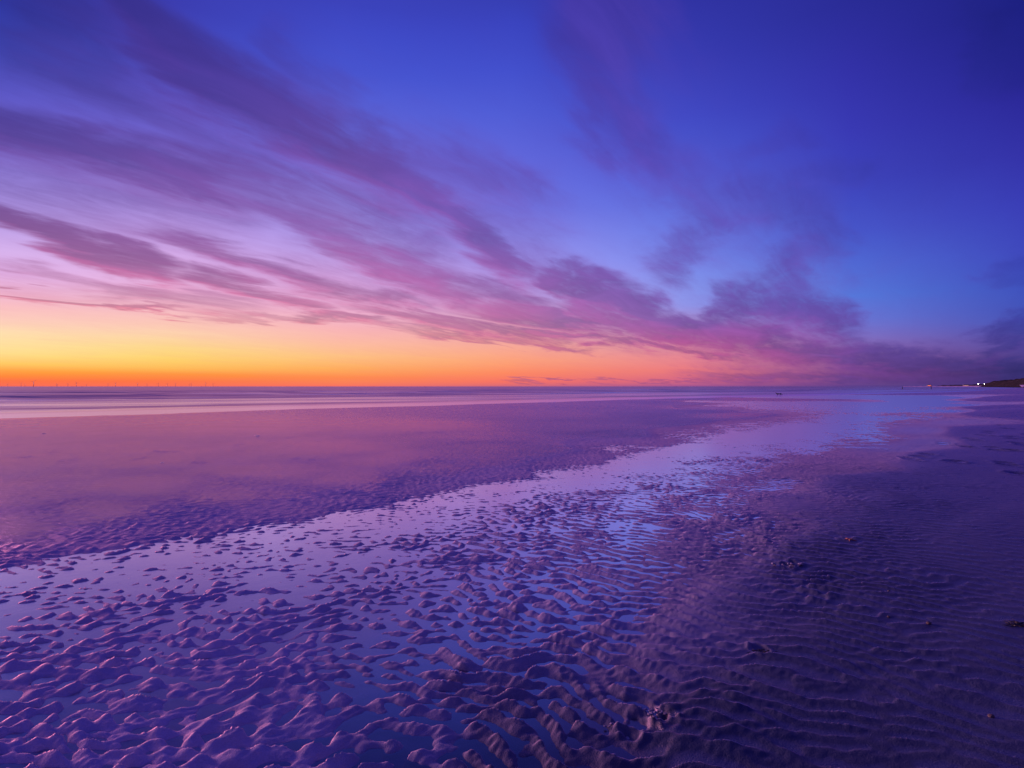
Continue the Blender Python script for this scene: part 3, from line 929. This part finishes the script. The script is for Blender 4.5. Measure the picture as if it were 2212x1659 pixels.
def make_turbine():
    root = empty('wind_turbine')
    bm = bmesh.new(); tube(bm, [(0, 0, 14), (0, 0, 50), (0, 0, 88)], [2.9, 2.5, 1.9], 12)
    link('tower', mesh_from_bm('tower', bm, m_tower), root)
    bm = bmesh.new(); tube(bm, [(0, 0, -4), (0, 0, 13.5)], [3.9, 3.9], 12); tube(bm, [(0, 0, 13.2), (0, 0, 14)], [5.4, 5.4], 12)
    link('foundation', mesh_from_bm('foundation', bm, m_yellow), root)
    bm = bmesh.new(); box(bm, (0, 2.0, 90), (4.6, 12.0, 5.0), 0.8); tube(bm, [(0, -4, 90), (0, -6, 90), (0, -7.4, 90)], [2.4, 2.0, 0.4], 12)
    link('nacelle', mesh_from_bm('nacelle', bm, m_tower), root)
    bm = bmesh.new()
    prof = [(1.2, 1.5), (6, 2.3), (14, 3.0), (30, 2.2), (44, 1.4), (53, 0.5)]
    rows = []
    for z, ch in prof:
        rows.append([bm.verts.new((sx * ch * 0.5 + 0.25 * ch, sy * ch * 0.13, z)) for sx, sy in ((-1, 0), (0, -1), (1, 0), (0, 1))])
    for a, b in zip(rows, rows[1:]):
        for k in range(4):
            bm.faces.new((a[k], a[(k + 1) % 4], b[(k + 1) % 4], b[k]))
    bm.faces.new(rows[0][::-1]); bm.faces.new(rows[-1])
    me = mesh_from_bm('blade', bm, m_tower)
    for k in range(3):
        b = link('blade', me, root, (0, -6.0, 90))
        b.rotation_euler = (0, R(120 * k), 0)
    return root


def copy_tree(o, parent=None):
    c = o.copy()
    COL.objects.link(c)
    c.parent = parent
    for ch in [x for x in o.children]:
        copy_tree(ch, c)
    return c


TURB = [(75, 236), (208, 228), (246, 241), (330, 210), (555, 240), (563, 238), (668, 232), (751, 222), (851, 240), (1062, 233), (1136, 226), (1352, 228), (1446, 236), (1556, 230), (1644, 234), (1725, 232), (1860, 240), (1880, 233), (2022, 230), (2095, 236)]
TLAB = ['first wind turbine from the left end of the offshore row, small above the sea horizon', 'second wind turbine from the left of the offshore row, middle sized, beside a tiny one',
        'third wind turbine from the left, tiny and far behind its taller neighbours', 'tallest wind turbine of the whole offshore row, fourth from the left',
        'left and smaller turbine of the close pair, fifth from the left on the horizon', 'right and taller turbine of the close pair, sixth from the left on the horizon',
        'seventh wind turbine from the left, just left of the second tallest one', 'second tallest wind turbine of the row, eighth from the left on the horizon',
        'ninth wind turbine from the left, the lone tiny one after the second tallest', 'tenth wind turbine from the left, just left of a taller neighbour',
        'eleventh wind turbine from the left, tall, near the middle of the row', 'twelfth wind turbine from the left, tall, standing alone right of the middle',
        'thirteenth wind turbine from the left, short, between two taller ones', 'fourteenth wind turbine from the left, fairly tall on the orange horizon',
        'fifteenth wind turbine from the left, short, after a taller one', 'sixteenth wind turbine from the left, before a wide gap in the row',
        'left and shorter turbine of the close pair near the right end of the row', 'right and taller turbine of the close pair near the right end of the row',
        'second last wind turbine at the right end of the offshore row, fairly tall', 'last wind turbine at the right end of the offshore row, rather short']
proto = make_turbine()
rnd = random.Random(7)
for i, (cx_, ty) in enumerate(TURB):
    o = proto if i == 0 else copy_tree(proto)
    px = cx_ * (900.0 / 2212.0) / 1.8517
    hub = (265 - ty) / 2.4578 / 1.8517
    dist = 106.0 * FPX / max(hub, 4.0)
    x, y = far_point(px, dist)
    o.location = (x, y, -0.5)
    o.rotation_euler = (0, 0, math.atan2(-x, y) * 0.6 + R(18))
    turn = rnd.uniform(0, 120)
    for ch in o.children:
        if ch.name.startswith('blade'):
            ch.rotation_euler = (0, ch.rotation_euler[1] + R(turn), 0)
    tag(o, TLAB[i], 'wind turbine', 'wind turbines along the sea horizon')

# ------------------------------------------------------------------ dunes at the right
m_dune, t, out = new_mat('dune_cover')
tc = t.n('ShaderNodeTexCoord')
nz = t.noise(tc.outputs['Object'], 0.12, 6.0, 0.65)
nz2 = t.noise(tc.outputs['Object'], 0.9, 4.0, 0.6)
df = t.n('ShaderNodeBsdfDiffuse')
t.l(t.ramp(t.m('ADD', t.m('MULTIPLY', nz, 0.7), t.m('MULTIPLY', nz2, 0.3)), [(0.38, (0.025, 0.02, 0.022, 1)), (0.55, (0.045, 0.034, 0.036, 1)), (0.68, (0.12, 0.075, 0.08, 1))]), df.inputs['Color'])
t.l(df.outputs[0], out.inputs[0])


def build_dunes():
    # foot line of the dune ridge, from the far headland round to the inland side
    line = []
    for px, d, h in [(2012, 2600, 5.5), (2040, 2300, 6.5), (2070, 2000, 6.5), (2100, 1650, 8), (2112, 1350, 12), (2122, 1150, 13), (2135, 980, 12), (2155, 820, 12.5), (2180, 680, 13.5), (2212, 560, 14.5), (2300, 420, 15), (2500, 300, 15), (3000, 190, 15), (5000, 100, 14)]:
        x, y = far_point(px, d)
        line.append((x, y, h))
    line += [(330, 20, 14), (330, -120, 14), (300, -400, 14)]
    P_ = np.array(line, float)
    seg = np.cumsum(np.r_[0, np.hypot(np.diff(P_[:, 0]), np.diff(P_[:, 1]))])
    S = np.concatenate([np.linspace(seg[k], seg[k + 1], 26, endpoint=False) for k in range(len(seg) - 1)] + [[seg[-1]]])
    X, Y, H = (np.interp(S, seg, P_[:, k]) for k in range(3))
    tx, ty = np.gradient(X), np.gradient(Y)
    ln = np.hypot(tx, ty); nx, ny = -ty / ln, tx / ln            # to the inland side
    flip = np.where(nx * 1 + ny * 0.0 > 0, 1, -1)
    nx, ny = nx * flip, ny * flip
    W = np.concatenate([np.linspace(-0.4, 1.0, 18), np.linspace(1.2, 4.5, 12)])
    co = []
    for k in range(len(S)):
        for wv in W:
            wd = wv * 30.0
            x, y = X[k] + nx[k] * wd, Y[k] + ny[k] * wd
            t_ = min(max(wv, 0), 1)
            base = t_ * t_ * (3 - 2 * t_)
            co.append((x, y, H[k] * base - 0.4))
    co = np.array(co, np.float32)
    prof = np.clip(co[:, 2] / 6.0, 0, 1)
    co[:, 2] += prof * (1.1 * vnoise(co[:, 0], co[:, 1], 46.0, 71) + 0.6 * vnoise(co[:, 0], co[:, 1], 15.0, 72) + 0.30 * vnoise(co[:, 0], co[:, 1], 4.5, 73)).astype(np.float32)
    nw = len(W)
    idx = np.arange(len(co)).reshape(-1, nw)
    q = np.stack([idx[:-1, :-1].ravel(), idx[:-1, 1:].ravel(), idx[1:, 1:].ravel(), idx[1:, :-1].ravel()], 1)
    o = link('dunes', mesh_np('dunes', co, q, m_dune))
    tag(o, kind='structure')


build_dunes()

# ------------------------------------------------------------------ lights and buildings at the foot of the dunes
m_pole = simple_mat('galvanised_pole', (0.18, 0.18, 0.19), 0.5, 0.1, 2)
m_lamp = simple_mat('lamp_glass', (0.8, 0.8, 0.75), 0.3, 0.02, 2, emit=(0.95, 1.0, 0.80), estr=30.0)
m_wallp = simple_mat('pavilion_wall', (0.28, 0.20, 0.20), 0.8, 0.15, 0.6)
m_roof = simple_mat('pavilion_roof', (0.10, 0.08, 0.08), 0.8, 0.15, 0.6)
m_red = simple_mat('lit_red_window', (0.5, 0.1, 0.06), 0.4, 0.05, 1, emit=(1.0, 0.20, 0.12), estr=2.2)
m_warm = simple_mat('lit_warm_window', (0.5, 0.3, 0.2), 0.4, 0.05, 1, emit=(1.0, 0.45, 0.35), estr=0.9)


def floodlight(px, label):
    d = 760.0
    x, y = far_point(px, d)
    root = empty('floodlight', (x, y, 0.6))
    h = (HY - 1536.0 / 1.8517) / FPX * d + CAM_H - 0.6
    bm = bmesh.new(); tube(bm, [(0, 0, -1.5), (0, 0, h - 0.6), (0, 0, h - 0.25)], [0.13, 0.09, 0.08], 10)
    link('pole', mesh_from_bm('pole', bm, m_pole), root)
    bm = bmesh.new(); box(bm, (0, 0.25, h + 0.55), (1.0, 0.5, 0.12), 0.03); box(bm, (0, 0.48, h), (1.0, 0.12, 1.0), 0.03); box(bm, (0, 0.2, h - 0.30), (0.3, 0.4, 0.1), 0.02)
    link('housing', mesh_from_bm('housing', bm, m_pole), root)
    bm = bmesh.new(); blob(bm, (0, 0.12, h + 0.05), (0.27, 0.22, 0.26), 1, 0.0, 2)
    link('lamp_glass', mesh_from_bm('lamp_glass', bm, m_lamp), root)
    tag(root, label, 'floodlight', 'floodlights below the dunes')


floodlight(3913 / 1.8517, 'left one of the two bright white floodlights at the foot of the dark dunes')
floodlight(3938 / 1.8517, 'right one of the two bright white floodlights at the foot of the dark dunes')


def pavilion(name, px, d, w_, h_, mat_win, label):
    x, y = far_point(px, d)
    root = empty(name, (x, y, 0.0))
    z0 = 3.2
    bm = bmesh.new(); box(bm, (0, 0, z0 + h_ / 2), (w_, 7, h_), 0.1)
    for k in range(5):
        for sy in (-3, 3):
            tube(bm, [(-w_ / 2 + 0.8 + k * (w_ - 1.6) / 4, sy, -1.0), (-w_ / 2 + 0.8 + k * (w_ - 1.6) / 4, sy, z0 + 0.1)], [0.22, 0.2], 6)
    link('wall', mesh_from_bm('wall', bm, m_wallp, False), root)
    bm = bmesh.new()
    vs = [bm.verts.new(v) for v in [(-w_ / 2 - 0.8, -4.2, z0 + h_), (w_ / 2 + 0.8, -4.2, z0 + h_), (w_ / 2 + 0.8, 4.2, z0 + h_), (-w_ / 2 - 0.8, 4.2, z0 + h_), (-w_ / 2 + 2.0, 0, z0 + h_ + 1.9), (w_ / 2 - 2.0, 0, z0 + h_ + 1.9)]]
    for f in ((0, 1, 5, 4), (2, 3, 4, 5), (1, 2, 5), (3, 0, 4), (3, 2, 1, 0)):
        bm.faces.new([vs[k] for k in f])
    link('roof', mesh_from_bm('roof', bm, m_roof, False), root)
    n = 5
    for k in range(n):
        bm = bmesh.new(); box(bm, (-w_ / 2 + (k + 0.5) * w_ / n, -3.53, z0 + h_ * 0.52), (w_ / n * 0.74, 0.12, h_ * 0.55), 0.02)
        link('window', mesh_from_bm('window', bm, mat_win, False), root)
    tag(root, label, 'pavilion')


pavilion('beach_pavilion', 3716 / 1.8517, 2250.0, 13.0, 3.0, m_red, 'small stilted beach pavilion with red lit windows at the tip of the far headland')
pavilion('beach_hut', 3862 / 1.8517, 1900.0, 14.0, 2.6, m_warm, 'low beach building with faint pink lit windows left of the two floodlights')

# ------------------------------------------------------------------ posts standing in the far shallows
m_wood = simple_mat('wet_wood', (0.05, 0.045, 0.04), 0.6, 0.3, 3, bump=0.3)
m_topm = simple_mat('marker_top', (0.10, 0.03, 0.03), 0.5, 0.15, 3)


def post(px, ybase, h, label, top=None):
    d = CAM_H * FPX / (ybase / 1.8517 - HY)
    x, y = far_point(px / 1.8517, d)
    root = empty('marker_post', (x, y, -0.02))
    bm = bmesh.new(); tube(bm, [(0, 0, -0.6), (0.01, 0, h * 0.5), (0.03, 0, h)], [0.17, 0.15, 0.13], 10)
    link('shaft', mesh_from_bm('shaft', bm, m_wood), root)
    bm = bmesh.new()
    if top == 'cage':
        for k in range(6):
            a = k * math.pi / 3
            tube(bm, [(0.03 + 0.1 * math.cos(a), 0.1 * math.sin(a), h), (0.03 + 0.34 * math.cos(a), 0.34 * math.sin(a), h + 0.35), (0.03 + 0.1 * math.cos(a), 0.1 * math.sin(a), h + 0.75)], [0.05, 0.05, 0.05], 5)
        tube(bm, [(0.03, 0, h - 0.02), (0.03, 0, h + 0.8)], [0.07, 0.05], 6)
    else:
        tube(bm, [(0.03, 0, h - 0.01), (0.03, 0, h + 0.12), (0.03, 0, h + 0.2)], [0.2, 0.2, 0.05], 10)
    link('top_mark', mesh_from_bm('top_mark', bm, m_topm), root)
    tag(root, label, 'post', 'marker posts in the shallows')


post(3609.5, 1556.5, 0.95, 'short dark post with a plain cap in the far shallows, left of the headland tip')
post(3724.5, 1556.5, 1.0, 'thin dark marker post with a cage top, in front of the far headland tip', 'cage')

# ------------------------------------------------------------------ two gulls at the water's edge
m_bird = simple_mat('dark_plumage', (0.05, 0.045, 0.055), 0.7, 0.3, 14)
m_bill = simple_mat('bill_horn', (0.16, 0.06, 0.03), 0.5, 0.1, 14)


def bird(px, yb, face, feeding, label):
    d = CAM_H * FPX / (yb / 1.8517 - HY)
    x, y = far_point(px / 1.8517, d)
    root = empty('shore_bird', (x, y, max(sand_z(x, y), -0.015)), face)
    bm = bmesh.new()
    neck = [(0.10, 0, 0.27), (0.17, 0, 0.33), (0.20, 0, 0.39)] if not feeding else [(0.10, 0, 0.24), (0.18, 0, 0.23), (0.23, 0, 0.19)]
    tube(bm, [(-0.26, 0, 0.25), (-0.17, 0, 0.255), (-0.06, 0, 0.25), (0.05, 0, 0.25)] + neck, [0.012, 0.055, 0.095, 0.092, 0.062, 0.042, 0.04], 12)
    hx, hz = (0.225, 0.405) if not feeding else (0.255, 0.165)
    blob(bm, (hx, 0, hz), (0.052, 0.042, 0.042), 3, 0.02, 2)
    link('body', mesh_from_bm('body', bm, m_bird), root)
    for sgn in (-1, 1):
        bm = bmesh.new()
        tube(bm, [(0.08, 0.075 * sgn, 0.27), (-0.06, 0.10 * sgn, 0.265), (-0.2, 0.06 * sgn, 0.262), (-0.33, 0.02 * sgn, 0.262)], [0.03, 0.05, 0.035, 0.006], 8)
        link('wing', mesh_from_bm('wing', bm, m_bird), root)
        bm = bmesh.new()
        tube(bm, [(0.0, 0.04 * sgn, 0.18), (-0.02, 0.04 * sgn, 0.09), (0.0, 0.04 * sgn, 0.0)], [0.014, 0.009, 0.008], 6)
        for a in (-0.5, 0, 0.5):
            tube(bm, [(0.0, 0.04 * sgn, 0.004), (0.05 * math.cos(a), 0.04 * sgn + 0.05 * math.sin(a), 0.002)], [0.007, 0.004], 5)
        link('leg', mesh_from_bm('leg', bm, m_bill), root)
    bm = bmesh.new()
    e = (hx + 0.12, 0, hz - 0.01) if not feeding else (hx + 0.06, 0, hz - 0.11)
    tube(bm, [(hx + 0.03, 0, hz), ((hx + e[0]) / 2 + 0.01, 0, (hz + e[2]) / 2 + 0.003), e], [0.02, 0.013, 0.003], 8)
    link('bill', mesh_from_bm('bill', bm, m_bill), root)
    tag(root, label, 'bird', 'wading birds at the water edge')


bird(3110, 1582, R(165), False, 'left one of two dark wading birds at the water edge, head raised')
bird(3122, 1582, R(10), True, 'right one of two dark wading birds at the water edge, bill lowered to feed')

# ------------------------------------------------------------------ small things lying on the sand
m_shell = simple_mat('white_shell', (0.92, 0.88, 0.88), 0.25, 0.05, 40, spec=1.0)
for _nd in m_shell.node_tree.nodes:
    if _nd.type == 'BSDF_PRINCIPLED':
        _nd.inputs['Metallic'].default_value = 0.75      # mother of pearl
m_weed = simple_mat('brown_seaweed', (0.035, 0.018, 0.014), 0.35, 0.4, 40, spec=0.5)
m_stone = simple_mat('dark_pebble', (0.13, 0.08, 0.07), 0.5, 0.3, 60, bump=0.3)
m_clod = simple_mat('sand_clod', (0.34, 0.26, 0.36), 0.75, 0.25, 70, bump=0.8)
m_star = simple_mat('starfish_skin', (0.40, 0.15, 0.10), 0.7, 0.2, 120, bump=0.6)


def on_sand(px4, py4):
    x, y = ground(px4 / 1.8517, py4 / 1.8517)
    z = sand_z(x, y)
    k = (CAM_H - z) / CAM_H
    x, y = x * k, y * k
    return x, y, sand_z(x, y)


def shell(px4, py4, size, rz, label):
    x, y, z = on_sand(px4, py4)
    root = empty('shell', (x, y, max(z, 0) + 0.002), rz)
    bm = bmesh.new()
    r_ = bmesh.ops.create_uvsphere(bm, u_segments=28, v_segments=10, radius=1.0)
    for v in r_['verts']:
        a = math.atan2(v.co.x, v.co.y)
        rib = 1 + 0.035 * math.cos(a * 14) * (1 - abs(v.co.z))
        v.co = Vector((v.co.x * size * rib * (0.95 + 0.12 * v.co.y), v.co.y * size * 0.9 * rib, max(v.co.z, -0.15) * size * 0.13))
    link('valve', mesh_from_bm('valve', bm, m_shell), root)
    bm = bmesh.new(); blob(bm, (0, -size * 0.42, size * 0.12), (size * 0.2, size * 0.14, size * 0.13), 2, 0.05, 2)
    link('hinge', mesh_from_bm('hinge', bm, m_shell), root)
    tag(root, label, 'shell', 'white shells on the bank')


shell(176, 1735, 0.055, 0.4, 'bright white cockle shell at far left of the sand bank, near the surf')
shell(1031, 1743, 0.055, 1.2, 'bright white cockle shell in the middle of the smooth sand bank')
shell(650, 1851, 0.03, 2.0, 'small white shell on the ribbed lower part of the left sand bank')


def weed(px4, py4, size, seed, label, strands=16):
    x, y, z = on_sand(px4, py4)
    root = empty('seaweed_clump', (x, y, z), 0)
    rnd = random.Random(seed)
    bm = bmesh.new()
    for k in range(strands):
        a = rnd.uniform(0, 6.28)
        p = Vector((rnd.gauss(0, size * 0.3), rnd.gauss(0, size * 0.22), rnd.uniform(0.004, size * 0.12)))
        pts = []
        for q in range(5):
            pts.append(tuple(p))
            a += rnd.uniform(-0.7, 0.7)
            p = p + Vector((math.cos(a), math.sin(a) * 0.8, 0)) * size * 0.2
            p.z = max(0.002, p.z + rnd.uniform(-0.3, 0.25) * size * 0.2)
        r0 = size * rnd.uniform(0.018, 0.035)
        tube(bm, pts, [r0, r0 * 1.1, r0, r0 * 0.8, r0 * 0.3], 5)
    link('frond', mesh_from_bm('frond', bm, m_weed), root)
    for k in range(7):
        bm = bmesh.new()
        blob(bm, (rnd.gauss(0, size * 0.2), rnd.gauss(0, size * 0.14), size * 0.03), (size * 0.1, size * 0.08, size * 0.05), seed + k, 0.2, 2)
        link('holdfast', mesh_from_bm('holdfast', bm, m_weed), root)
    tag(root, label, 'seaweed', 'seaweed clumps on the damp sand')


weed(3050, 2612, 0.075, 5, 'twiggy clump of dark seaweed on rippled damp sand right of centre')
weed(4066, 2500, 0.075, 8, 'dark seaweed clump at the right edge of the picture', 18)


def pebble(px4, py4, size, seed, label):
    x, y, z = on_sand(px4, py4)
    bm = bmesh.new()
    blob(bm, (0, 0, 0), (size, size * 0.8, size * 0.6), seed, 0.12, 3)
    o = link('pebble', mesh_from_bm('pebble', bm, m_stone), None, (x, y, z + size * 0.35))
    tag(o, label, 'pebble', 'pebbles on the damp sand at the right')


pebble(3712, 2497, 0.013, 1, 'largest dark pebble of the right foreground, above a flat strip of weed')
pebble(3552, 2468, 0.008, 2, 'small dark pebble left of the largest one in the right foreground')
pebble(3553, 2365, 0.009, 3, 'dark pebble farthest up the damp sand, above the small one')
pebble(3960, 2865, 0.012, 4, 'dark pebble near the bottom right corner of the sand')


def clods(px4, py4, n, spread, size, seed, label):
    x, y, z = on_sand(px4, py4)
    root = empty('worm_cast', (x, y, z))
    rnd = random.Random(seed)
    for k in range(n):
        bm = bmesh.new()
        s_ = size * 0.75 * rnd.uniform(0.5, 1.2)
        px_, py_ = rnd.gauss(0, spread), rnd.gauss(0, spread * 0.45)
        pts, a = [], rnd.uniform(0, 6.28)
        p = Vector((px_, py_, s_ * 0.35 + 0.002))
        for q in range(7):
            pts.append(tuple(p))
            a += rnd.uniform(0.5, 1.3)
            p = p + Vector((math.cos(a), math.sin(a) * 0.8, 0.12)) * s_ * 0.85
        tube(bm, pts, [s_ * 0.4, s_ * 0.5, s_ * 0.46, s_ * 0.5, s_ * 0.44, s_ * 0.4, s_ * 0.2], 6)
        link('sand_coil', mesh_from_bm('sand_coil', bm, m_clod), root)
    tag(root, label, 'worm cast', 'casts of lugworms on the rippled sand')


clods(2630, 2838, 9, 0.035, 0.010, 3, 'larger of the crumbly sand casts at the bottom centre, just above its twin')
clods(2615, 2885, 7, 0.025, 0.009, 9, 'lower crumbly sand cast at the bottom centre, nearest to the viewer')
clods(2440, 2900, 5, 0.02, 0.008, 12, 'smallest crumbly sand cast at the bottom, left of the other two')
clods(3165, 2268, 9, 0.05, 0.016, 15, 'reddish brown sand cast standing alone among ripples right of centre')


def starfish(px4, py4, size, rz, label):
    x, y, z = on_sand(px4, py4)
    root = empty('starfish', (x, y, z + 0.004), rz)
    bm = bmesh.new(); blob(bm, (0, 0, 0.004), (size * 0.28, size * 0.28, size * 0.16), 4, 0.03, 3)
    link('body', mesh_from_bm('body', bm, m_star), root)
    for k in range(5):
        a = 6.28318 * k / 5
        c, s2 = math.cos(a), math.sin(a)
        bend = 0.12 * (-1) ** k
        bm = bmesh.new()
        tube(bm, [(c * size * r - s2 * bend * size * r * r, s2 * size * r + c * bend * size * r * r, 0.006 - 0.004 * r) for r in (0.12, 0.4, 0.7, 1.0)], [size * 0.17, size * 0.13, size * 0.085, size * 0.02], 8)
        link('arm', mesh_from_bm('arm', bm, m_star), root)
    tag(root, label, 'starfish')


starfish(3397, 2162, 0.055, 0.5, 'small reddish five armed starfish lying on faintly rippled sand at the right')
